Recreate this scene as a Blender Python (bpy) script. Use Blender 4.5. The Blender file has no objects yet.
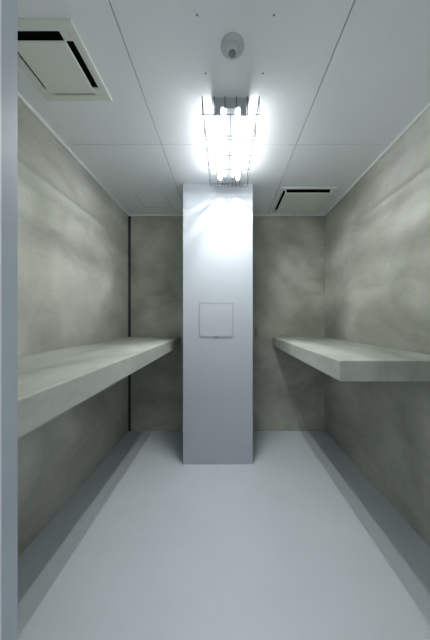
import bpy, bmesh, math, random
from mathutils import Vector, Matrix

random.seed(4)
scn = bpy.context.scene
COL = scn.collection

# ------------------------------------------------------------------ helpers
def link(name, bm, mat, parent=None, loc=None, smooth=False, recalc=True):
    if recalc:
        bmesh.ops.recalc_face_normals(bm, faces=bm.faces)
    me = bpy.data.meshes.new(name)
    bm.to_mesh(me); bm.free()
    o = bpy.data.objects.new(name, me)
    COL.objects.link(o)
    me.materials.append(mat)
    if smooth:
        for p in me.polygons:
            p.use_smooth = True
    if parent is not None:
        o.parent = parent
    if loc is not None:
        o.location = loc
    return o

def box(bm, x0, x1, y0, y1, z0, z1, bevel=0.0, seg=2):
    r = bmesh.ops.create_cube(bm, size=1.0)
    vs = r['verts']
    for v in vs:
        v.co = Vector((x0 + (v.co.x + .5) * (x1 - x0),
                       y0 + (v.co.y + .5) * (y1 - y0),
                       z0 + (v.co.z + .5) * (z1 - z0)))
    if bevel > 0:
        es = set()
        for v in vs:
            es.update(v.link_edges)
        bmesh.ops.bevel(bm, geom=list(es), offset=bevel, segments=seg,
                        profile=.5, affect='EDGES')

def ring(bm, x0, x1, y0, y1, w, z0, z1, bevel=0.0):
    """a square picture-frame ring lying flat, seen from below"""
    def loop(a, z):
        return [bm.verts.new((x0 + a, y0 + a, z)), bm.verts.new((x1 - a, y0 + a, z)),
                bm.verts.new((x1 - a, y1 - a, z)), bm.verts.new((x0 + a, y1 - a, z))]
    ls = [loop(0, z1), loop(0, z0 + bevel), loop(bevel, z0), loop(w - bevel, z0),
          loop(w, z0 + bevel), loop(w, z1)]
    n = len(ls)
    for i in range(n):
        a, b = ls[i], ls[(i + 1) % n]
        for k in range(4):
            bm.faces.new((a[k], a[(k + 1) % 4], b[(k + 1) % 4], b[k]))

def tube(bm, pts, r, seg=8):
    """straight rods between consecutive points, with a small ball at each bend"""
    for a, b in zip(pts[:-1], pts[1:]):
        a, b = Vector(a), Vector(b)
        d = b - a
        m = Matrix.Translation((a + b) / 2) @ d.to_track_quat('Z', 'Y').to_matrix().to_4x4()
        bmesh.ops.create_cone(bm, cap_ends=True, segments=seg, radius1=r, radius2=r,
                              depth=d.length, matrix=m)
    for p in pts[1:-1]:
        bmesh.ops.create_uvsphere(bm, u_segments=8, v_segments=6, radius=r,
                                  matrix=Matrix.Translation(Vector(p)))

def lathe(bm, prof, seg=40):
    """profile of (r, z) turned round z"""
    loops = []
    for r, z in prof:
        if r < 1e-6:
            loops.append([bm.verts.new((0, 0, z))])
        else:
            loops.append([bm.verts.new((r * math.cos(2 * math.pi * k / seg),
                                        r * math.sin(2 * math.pi * k / seg), z)) for k in range(seg)])
    for a, b in zip(loops[:-1], loops[1:]):
        for k in range(seg):
            k2 = (k + 1) % seg
            if len(a) == 1 and len(b) == 1:
                continue
            if len(a) == 1:
                bm.faces.new((a[0], b[k2], b[k]))
            elif len(b) == 1:
                bm.faces.new((a[k], a[k2], b[0]))
            else:
                bm.faces.new((a[k], a[k2], b[k2], b[k]))

def prism(bm, prof, y0, y1):
    """x-z outline pushed along y"""
    a = [bm.verts.new((x, y0, z)) for x, z in prof]
    b = [bm.verts.new((x, y1, z)) for x, z in prof]
    bm.faces.new(a); bm.faces.new(b[::-1])
    n = len(prof)
    for k in range(n):
        bm.faces.new((a[k], a[(k + 1) % n], b[(k + 1) % n], b[k]))

def thing(name, label, cat, loc, group=None):
    o = bpy.data.objects.new(name, None)
    o.empty_display_size = .1
    COL.objects.link(o)
    o.location = loc
    o['label'] = label; o['category'] = cat
    if group: o['group'] = group
    return o

def tag(o, label, cat, group=None):
    o['label'] = label; o['category'] = cat
    if group: o['group'] = group
    return o

def struct(o):
    o['kind'] = 'structure'
    return o

# ---------------------------------------------------------------- materials
def s2l(c):
    return tuple(((v / 12.92) if v <= .04045 else ((v + .055) / 1.055) ** 2.4) for v in c)

def base_mat(name, rough=.5, metal=0.0, spec=.5):
    m = bpy.data.materials.new(name); m.use_nodes = True
    nt = m.node_tree
    b = nt.nodes['Principled BSDF']
    b.inputs['Roughness'].default_value = rough
    b.inputs['Metallic'].default_value = metal
    b.inputs['Specular IOR Level'].default_value = spec
    return m, nt, b

def noise(nt, vec, scale, detail=4, rough=.55, dist=0.0):
    n = nt.nodes.new('ShaderNodeTexNoise')
    n.inputs['Scale'].default_value = scale
    n.inputs['Detail'].default_value = detail
    n.inputs['Roughness'].default_value = rough
    n.inputs['Distortion'].default_value = dist
    nt.links.new(vec, n.inputs['Vector'])
    return n.outputs['Fac']

def ramp(nt, fac, stops):
    r = nt.nodes.new('ShaderNodeValToRGB')
    e = r.color_ramp.elements
    while len(e) < len(stops): e.new(.5)
    for k, (p, c) in enumerate(stops):
        e[k].position = p; e[k].color = (*c, 1)
    nt.links.new(fac, r.inputs['Fac'])
    return r.outputs['Color']

def mix(nt, fac, a, b, mode='MIX'):
    m = nt.nodes.new('ShaderNodeMix'); m.data_type = 'RGBA'; m.blend_type = mode
    if isinstance(fac, float): m.inputs[0].default_value = fac
    else: nt.links.new(fac, m.inputs[0])
    for k, v in ((6, a), (7, b)):
        if isinstance(v, tuple): m.inputs[k].default_value = (*v, 1)
        else: nt.links.new(v, m.inputs[k])
    return m.outputs[2]

def coords(nt, scale=(1, 1, 1), loc=(0, 0, 0)):
    t = nt.nodes.new('ShaderNodeTexCoord')
    mp = nt.nodes.new('ShaderNodeMapping')
    mp.inputs['Scale'].default_value = scale
    mp.inputs['Location'].default_value = loc
    nt.links.new(t.outputs['Object'], mp.inputs['Vector'])
    return mp.outputs['Vector']

def bump(nt, b, fac, strength, dist=.01):
    n = nt.nodes.new('ShaderNodeBump')
    n.inputs['Strength'].default_value = strength
    n.inputs['Distance'].default_value = dist
    nt.links.new(fac, n.inputs['Height'])
    nt.links.new(n.outputs['Normal'], b.inputs['Normal'])

def concrete(name, dark, mid, light, scale=(1, 1, 1), offset=(0, 0, 0), stain=None):
    m, nt, b = base_mat(name, .62, spec=.35)
    v = coords(nt, scale, offset)
    big = noise(nt, v, 1.5, 4, .48, .5)
    c = ramp(nt, big, [(.30, dark), (.5, mid), (.70, light)])
    v2 = coords(nt, (1.0, .55, 1.25), offset)
    trowel = noise(nt, v2, 3.6, 4, .55, 1.0)
    c = mix(nt, .46, c, ramp(nt, trowel, [(.30, (.62, .62, .61)), (.52, (.98, .98, .98)), (.72, (1.22, 1.22, 1.21))]), 'MULTIPLY')
    fine = noise(nt, coords(nt), 60, 6, .65)
    c = mix(nt, .5, c, ramp(nt, fine, [(.3, (.86, .86, .86)), (.7, (1.08, 1.08, 1.08))]), 'MULTIPLY')
    if stain:
        g = nt.nodes.new('ShaderNodeTexGradient'); g.gradient_type = 'SPHERICAL'
        px, py, pz, sx, sz = stain
        mp = nt.nodes.new('ShaderNodeMapping'); mp.vector_type = 'TEXTURE'
        mp.inputs['Location'].default_value = (px, py, pz)
        mp.inputs['Scale'].default_value = (sx, .5, sz)
        t = nt.nodes.new('ShaderNodeTexCoord')
        nt.links.new(t.outputs['Object'], mp.inputs['Vector'])
        nt.links.new(mp.outputs['Vector'], g.inputs['Vector'])
        mm = nt.nodes.new('ShaderNodeMath'); mm.operation = 'MULTIPLY'
        nt.links.new(g.outputs['Fac'], mm.inputs[0]); mm.inputs[1].default_value = .75
        c = mix(nt, mm.outputs[0], c, s2l((.46, .34, .26)))
    nt.links.new(c, b.inputs['Base Color'])
    bump(nt, b, fine, .18, .004)
    return m

def paint(name, col, rough=.4, metal=0.0, spec=.5, var=.05, scale=3.0, bstr=0.0):
    m, nt, b = base_mat(name, rough, metal, spec)
    v = coords(nt)
    n = noise(nt, v, scale, 4, .6)
    lo = tuple(x * (1 - var) for x in col); hi = tuple(min(1, x * (1 + var)) for x in col)
    nt.links.new(ramp(nt, n, [(.3, lo), (.7, hi)]), b.inputs['Base Color'])
    if bstr:
        bump(nt, b, noise(nt, v, 90, 3), bstr, .002)
    return m

def emit(name, col, strength):
    m = bpy.data.materials.new(name); m.use_nodes = True
    nt = m.node_tree
    b = nt.nodes['Principled BSDF']
    b.inputs['Base Color'].default_value = (.9, .9, .9, 1)
    b.inputs['Emission Color'].default_value = (*col, 1)
    b.inputs['Emission Strength'].default_value = strength
    return m

CW = dict(dark=s2l((.60, .61, .565)), mid=s2l((.70, .705, .665)), light=s2l((.80, .805, .775)))
M_WALL_L = concrete('left wall mortar', **CW, offset=(3.1, .4, 1.2))
M_WALL_R = concrete('right wall mortar', **CW, offset=(7.7, 2.2, .3))
M_WALL_B = concrete('back wall mortar', dark=s2l((.55, .56, .515)), mid=s2l((.65, .66, .615)), light=s2l((.75, .76, .72)),
                    offset=(1.3, 5.5, 2.1), stain=(.34, 2.7, 1.09, .03, .10))
M_WALL_F = paint('front wall pale paint', s2l((.93, .93, .935)), .5)
M_SHELF = concrete('shelf concrete', dark=s2l((.58, .595, .56)), mid=s2l((.66, .675, .64)), light=s2l((.74, .75, .72)),
                   scale=(1.6, .55, 1), offset=(2., 3., 5.))
M_FLOOR = paint('blue grey floor coating', s2l((.815, .84, .86)), .42, spec=.45, var=.035, scale=2.2, bstr=.05)
M_CEIL = paint('white steel ceiling panel', s2l((.92, .93, .945)), .38, spec=.5, var=.02, scale=2.)
M_GAP = paint('dark joint', s2l((.20, .21, .21)), .8, spec=.2)
M_TRIM = paint('light ceiling trim', s2l((.90, .915, .90)), .4)
M_PILLAR = paint('pale grey painted steel', s2l((.715, .735, .765)), .36, spec=.5, var=.02, scale=2.5)
M_HATCH_EDGE = paint('hatch rim grey', s2l((.64, .67, .68)), .4)
M_CORNER = paint('black corner joint', s2l((.22, .23, .225)), .8, spec=.2)
M_FRAME = paint('grey blue steel door frame', s2l((.62, .655, .685)), .4, var=.06, scale=4)
M_STOP = paint('pale door stop', s2l((.84, .85, .86)), .45)
M_VENT = paint('ivory grey vent plastic', s2l((.86, .875, .845)), .45, var=.02)
M_BLACK = paint('black duct inside', s2l((.03, .03, .03)), .9, spec=.1)
M_BODY = paint('lamp body white steel', s2l((.70, .72, .74)), .4)
M_SOCK = paint('lamp socket plastic', s2l((.72, .74, .76)), .5)
M_WIRE = paint('guard wire', s2l((.30, .31, .32)), .5, spec=.2)
M_TUBE = emit('lit fluorescent tube', (.965, 1.0, .99), 32.0)
M_DET = paint('detector plastic', s2l((.80, .82, .81)), .45)
M_DETD = paint('detector grille grey', s2l((.52, .55, .55)), .5)
M_DETB = paint('detector base grey', s2l((.74, .77, .76)), .45)
M_LATCH = paint('latch steel', s2l((.50, .53, .54)), .35, metal=.6)

# ------------------------------------------------------------------ the room
U = .011111                      # metres per photo pixel on the back wall
XL, XR = -1.072, 1.111
YF, YB = .50, 2.70
H = 2.40
EYE = 1.233
DX0, DX1, DH = -.4285, .460, 2.02  # doorway

def wall(name, m, *b):
    bm = bmesh.new(); box(bm, *b)
    return struct(link(name, bm, m))

wall('floor', M_FLOOR, XL - .15, XR + .15, -1.6, YB + .15, -.10, 0)
wall('wall_left', M_WALL_L, XL - .15, XL, YF - .18, YB + .15, 0, H + .02)
wall('wall_right', M_WALL_R, XR, XR + .15, YF - .18, YB + .15, 0, H + .02)
wall('wall_back', M_WALL_B, XL, XR, YB, YB + .15, 0, H + .02)
bm = bmesh.new()
FW0, FW1 = YF - .16, YF
JW = .035
for b in ((XL, DX0 - JW, FW0, FW1, 0, H + .02), (DX1 + JW, XR, FW0, FW1, 0, H + .02),
          (DX0 - JW, DX1 + JW, FW0, FW1, DH + JW, H + .02)):
    box(bm, *b)
struct(link('wall_front', bm, M_WALL_F))

# door frame: two jambs and a head, each with a raised stop
bm = bmesh.new()
def jamb(x_open, s):
    # s = +1: the jamb's wall side lies towards -x
    w = JW + .03
    prof_main = sorted((x_open - s * w * .999, x_open))
    box(bm, x_open - s * JW if s > 0 else x_open, x_open if s > 0 else x_open + JW, FW0 - .012, FW1 + .004, 0, DH, .002, 1)
jamb(DX0, 1); jamb(DX1, -1)
box(bm, DX0 - JW, DX1 + JW, FW0 - .012, FW1 + .004, DH, DH + JW, .002, 1)
door = struct(link('door_1', bm, M_FRAME))
bm = bmesh.new()
for x0, x1, z0, z1 in ((DX0, DX0 + .006, 0, DH - .006), (DX1 - .006, DX1, 0, DH - .006), (DX0, DX1, DH - .006, DH)):
    box(bm, x0, x1, FW0 - .012, FW1 - .040, z0, z1, .001, 1)
link('door_stop', bm, M_STOP, door)

# ceiling: steel panels with open joints under a dark backing
SX = (-.424, .475); SY = 1.617
bm = bmesh.new()
g = .0022
xs = [XL, SX[0], SX[1], XR]; ys = [YF - .16, SY, YB]
for i in range(3):
    for j in range(2):
        box(bm, xs[i] + (g if i else 0), xs[i + 1] - (g if i < 2 else 0),
            ys[j] + (g if j else 0), ys[j + 1] - (g if j < 1 else 0), H, H + .012, .001, 1)
ceil = struct(link('ceiling', bm, M_CEIL))
bm = bmesh.new(); box(bm, XL, XR, YF - .16, YB, H + .0121, H + .06)
o = link('joint_backing', bm, M_GAP, ceil)
for x, y in ((-.107, .93), (.187, .93), (-.092, 1.15), (.180, 1.15)):
    bm = bmesh.new(); lathe(bm, [(0, H - .0015), (.0035, H - .0014), (.0045, H), (.0045, H + .004), (0, H + .004)], 12)
    for v in bm.verts: v.co += Vector((x, y, 0))
    link('screw', bm, M_LATCH, ceil)

# thin angle trim where ceiling meets the walls
def trim(name, *b):
    bm = bmesh.new(); box(bm, *b, .0015, 1)
    return struct(link(name, bm, M_TRIM))
trim('trim_1', XL, XL + .016, YF, YB, H - .018, H)
trim('trim_2', XR - .016, XR, YF, YB, H - .018, H)
trim('trim_3', XL + .016, XR - .016, YB - .016, YB, H - .014, H)
# dark joint strip running down the left back corner
bm = bmesh.new(); box(bm, XL, XL + .026, YB - .010, YB, 0, H - .018, .002, 1)
struct(link('trim_4', bm, M_CORNER))

# ------------------------------------------------------------------ pillar
PX0, PX1 = -32.4 * U, 21.4 * U
PY = 2.074
pillar = thing('pillar', 'pale grey steel-clad pillar running floor to ceiling under the caged lamp', 'pillar',
               ((PX0 + PX1) / 2, PY, 0))
hw = (PX1 - PX0) / 2
bm = bmesh.new(); box(bm, -hw, hw, 0, YB - PY, 0, H, .004, 2)
link('casing', bm, M_PILLAR, pillar)
hx = -6.7 * U - (PX0 + PX1) / 2; hz = EYE; hs = .148
bm = bmesh.new()
for b in ((-hs, hs, hs - .008, hs), (-hs, hs, -hs, -hs + .008), (-hs, -hs + .008, -hs + .008, hs - .008), (hs - .008, hs, -hs + .008, hs - .008)):
    box(bm, hx + b[0], hx + b[1], -.004, .002, hz + b[2], hz + b[3])
hf = link('hatch_frame', bm, M_HATCH_EDGE, pillar)
bm = bmesh.new(); box(bm, hx - hs + .010, hx + hs - .010, -.0035, .002, hz - hs + .010, hz + hs - .010, .001, 1)
hd = link('hatch_door', bm, M_PILLAR, pillar)
bm = bmesh.new(); box(bm, hx - .018, hx + .018, -.008, .0, hz - hs + .001, hz - hs + .011, .002, 2)
link('latch', bm, M_LATCH, hd)

# ------------------------------------------------------------------ shelves
ZT, ZB_ = EYE - 16.8 * U, EYE - 25.6 * U
def shelf(x0, x1, y0, y1, label):
    cx, cy = (x0 + x1) / 2, (y0 + y1) / 2
    bm = bmesh.new()
    box(bm, x0 - cx, x1 - cx, y0 - cy, y1 - cy, 0, ZT - ZB_, .007, 3)
    o = link('wall_shelf', bm, M_SHELF, None, (cx, cy, ZB_))
    for p in o.data.polygons: p.use_smooth = False
    return tag(o, label, 'shelf')
shelf(XL, -44.0 * U, YF + .004, YB - .0, 'long thick grey concrete shelf on the left wall, under the ivory ceiling vent')
shelf(47.4 * U, XR, .414 * YB, YB, 'shorter thick grey concrete shelf on the right wall with its end facing the camera')

# ------------------------------------------------------------- ceiling vents
def vent(cx, cy, half, margin, gap, drop, label):
    t = thing('ceiling_vent', label, 'vent', (cx, cy, H), 'square ceiling vents')
    bm = bmesh.new(); ring(bm, -half, half, -half, half, margin, -.010, -.0002, .003)
    link('frame', bm, M_VENT, t)
    bm = bmesh.new(); i = half - margin
    box(bm, -i, i, -i, i, -.0012, -.0002)
    link('duct_opening', bm, M_BLACK, t)
    p = i - gap
    bm = bmesh.new(); box(bm, -p, p, -p, p, -.010 - drop, -.004 - drop, .003, 2)
    pn = link('panel', bm, M_VENT, t)
    for sx in (-1, 1):                      # corner blocks that carry the panel and end the slots
        for sy in (-1, 1):
            bm = bmesh.new()
            a, b2 = sorted((sx * (p - .012), sx * i)); c, d = sorted((sy * (p - .012), sy * i))
            box(bm, a, b2, c, d, -.009, -.0012, .001, 1)
            box(bm, *sorted((sx * (p - .012), sx * (p - .004))), *sorted((sy * (p - .012), sy * (p - .004))), -.005 - drop, -.008)
            link('corner_bracket', bm, M_VENT, t)
    return t
vent(-69.2 * U, .412 * YB, .173, .036, .022, .014,
     'square ivory ceiling vent with black slots at upper left above the long shelf')
vent(.745, 2.375, .240, .020, .011, .026,
     'square ivory ceiling vent at the back right corner near the pillar')

# faint access hatch in the ceiling
t = thing('access_hatch', 'faint square access hatch in the ceiling left of the pillar by the back wall', 'hatch',
          (-62.2 * U, 2.378, H))
bm = bmesh.new(); ring(bm, -.142, .142, -.142, .142, .006, -.003, -.0002, .001)
link('frame', bm, M_DET, t)
bm = bmesh.new(); box(bm, -.134, .134, -.134, .134, -.0025, -.0002, .0008, 1)
link('lid', bm, M_CEIL, t)

# -------------------------------------------------------- smoke detector
t = thing('smoke_detector', 'small round pale detector on the ceiling in front of the caged lamp', 'detector',
          (2.8 * U, 1.035, H))
bm = bmesh.new()
lathe(bm, [(0, -.0002), (.049, -.0002), (.050, -.002), (.050, -.005), (.036, -.015), (0, -.015)])
link('base', bm, M_DETB, t, smooth=False)
bm = bmesh.new()
lathe(bm, [(0, -.015), (.027, -.0151), (.025, -.028), (.023, -.034), (.019, -.034), (.018, -.030), (0, -.030)])
hd = link('head', bm, M_DET, t)
bm = bmesh.new()
lathe(bm, [(0, -.030), (.015, -.0301), (.014, -.036), (.008, -.042), (0, -.043)], 24)
link('sensor', bm, M_DETD, hd)

# ---------------------------------------------------- caged ceiling lamp
LY0, LY1 = 1.277, 1.912
LX = 2.7 * U
lamp = thing('ceiling_lamp', 'lit twin-tube fluorescent ceiling lamp inside a wire cage above the pillar', 'lamp',
             (LX, (LY0 + LY1) / 2, H))
hl = (LY1 - LY0) / 2
bm = bmesh.new()
prism(bm, [(-.095, -.0002), (.095, -.0002), (.095, -.012), (.022, -.055), (-.022, -.055), (-.095, -.012)], -hl, hl)
body = link('body', bm, M_BODY, lamp)
TZ = -.060; TX = .068
for s in (-1, 1):
    for e in (-1, 1):
        bm = bmesh.new()
        ya, yb = sorted((e * (hl - .004), e * (hl - .026)))
        box(bm, s * TX - .016, s * TX + .016, ya, yb, TZ - .020, -.016, .004, 2)
        link('socket', bm, M_SOCK, body)
    bm = bmesh.new()
    bmesh.ops.create_cone(bm, cap_ends=True, segments=24, radius1=.0145, radius2=.0145, depth=2 * (hl - .0265),
                          matrix=Matrix.Translation((s * TX, 0, TZ)) @ Matrix.Rotation(math.pi / 2, 4, 'X'))
    link('tube', bm, M_TUBE, lamp)
    # the light each tube throws down into the room
    ld = bpy.data.lights.new('tube_light', 'AREA'); ld.shape = 'RECTANGLE'
    ld.size = .006; ld.size_y = 2 * (hl - .03); ld.energy = 6.8; ld.color = (.965, 1.0, .99)
    lo = bpy.data.objects.new('tube_light', ld); COL.objects.link(lo)
    lo.parent = lamp; lo.location = (s * TX, 0, TZ - .0165)
# wire cage
bm = bmesh.new()
r = .0022
CB, CT, CW_ = -.096, -.003, .148
ya, yb = -hl - .012, hl + .030
for x, z in ((-CW_, CT), (CW_, CT), (-CW_, CB), (CW_, CB), (-.086, CB), (.086, CB), (-.03, CB), (.03, CB), (-.052, CB), (.052, CB),  (-CW_, -.018), (CW_, -.018), (0, CB)):
    tube(bm, [(x, ya, z), (x, yb, z)], r if abs(x) < .06 else .0014)
for y in (ya, 1.415 - (LY0 + LY1) / 2, 1.445 - (LY0 + LY1) / 2, 1.58 - (LY0 + LY1) / 2, 1.73 - (LY0 + LY1) / 2, yb):
    tube(bm, [(-CW_, y, CT), (-CW_, y, CB), (CW_, y, CB), (CW_, y, CT)], r)
for y in (ya, yb):
    for x in (-.086, -.03, .03, .086):
        tube(bm, [(x, y, CT), (x, y, CB)], r)
link('wire_guard', bm, M_WIRE, lamp)

# ------------------------------------------------------------- world, camera
w = bpy.data.worlds.new('World'); scn.world = w; w.use_nodes = True
bg = w.node_tree.nodes['Background']
bg.inputs['Color'].default_value = (.92, .95, 1.0, 1)
bg.inputs['Strength'].default_value = .75

cd = bpy.data.cameras.new('Camera'); cam = bpy.data.objects.new('Camera', cd); COL.objects.link(cam)
cam.location = (0, 0, EYE); cam.rotation_euler = (math.pi / 2, 0, 0)
cd.sensor_fit = 'AUTO'; cd.sensor_width = 36.0
cd.lens = 36.0 * 243.0 / 640.0
cd.shift_x = -10.0 / 640.0
cd.clip_start = .02
scn.camera = cam

vs = scn.view_settings
vs.view_transform = 'Standard'; vs.look = 'None'; vs.gamma = 1.0; vs.use_curve_mapping = False
vs.exposure = 0.12
scn.cycles.max_bounces = 16
scn.cycles.diffuse_bounces = 10
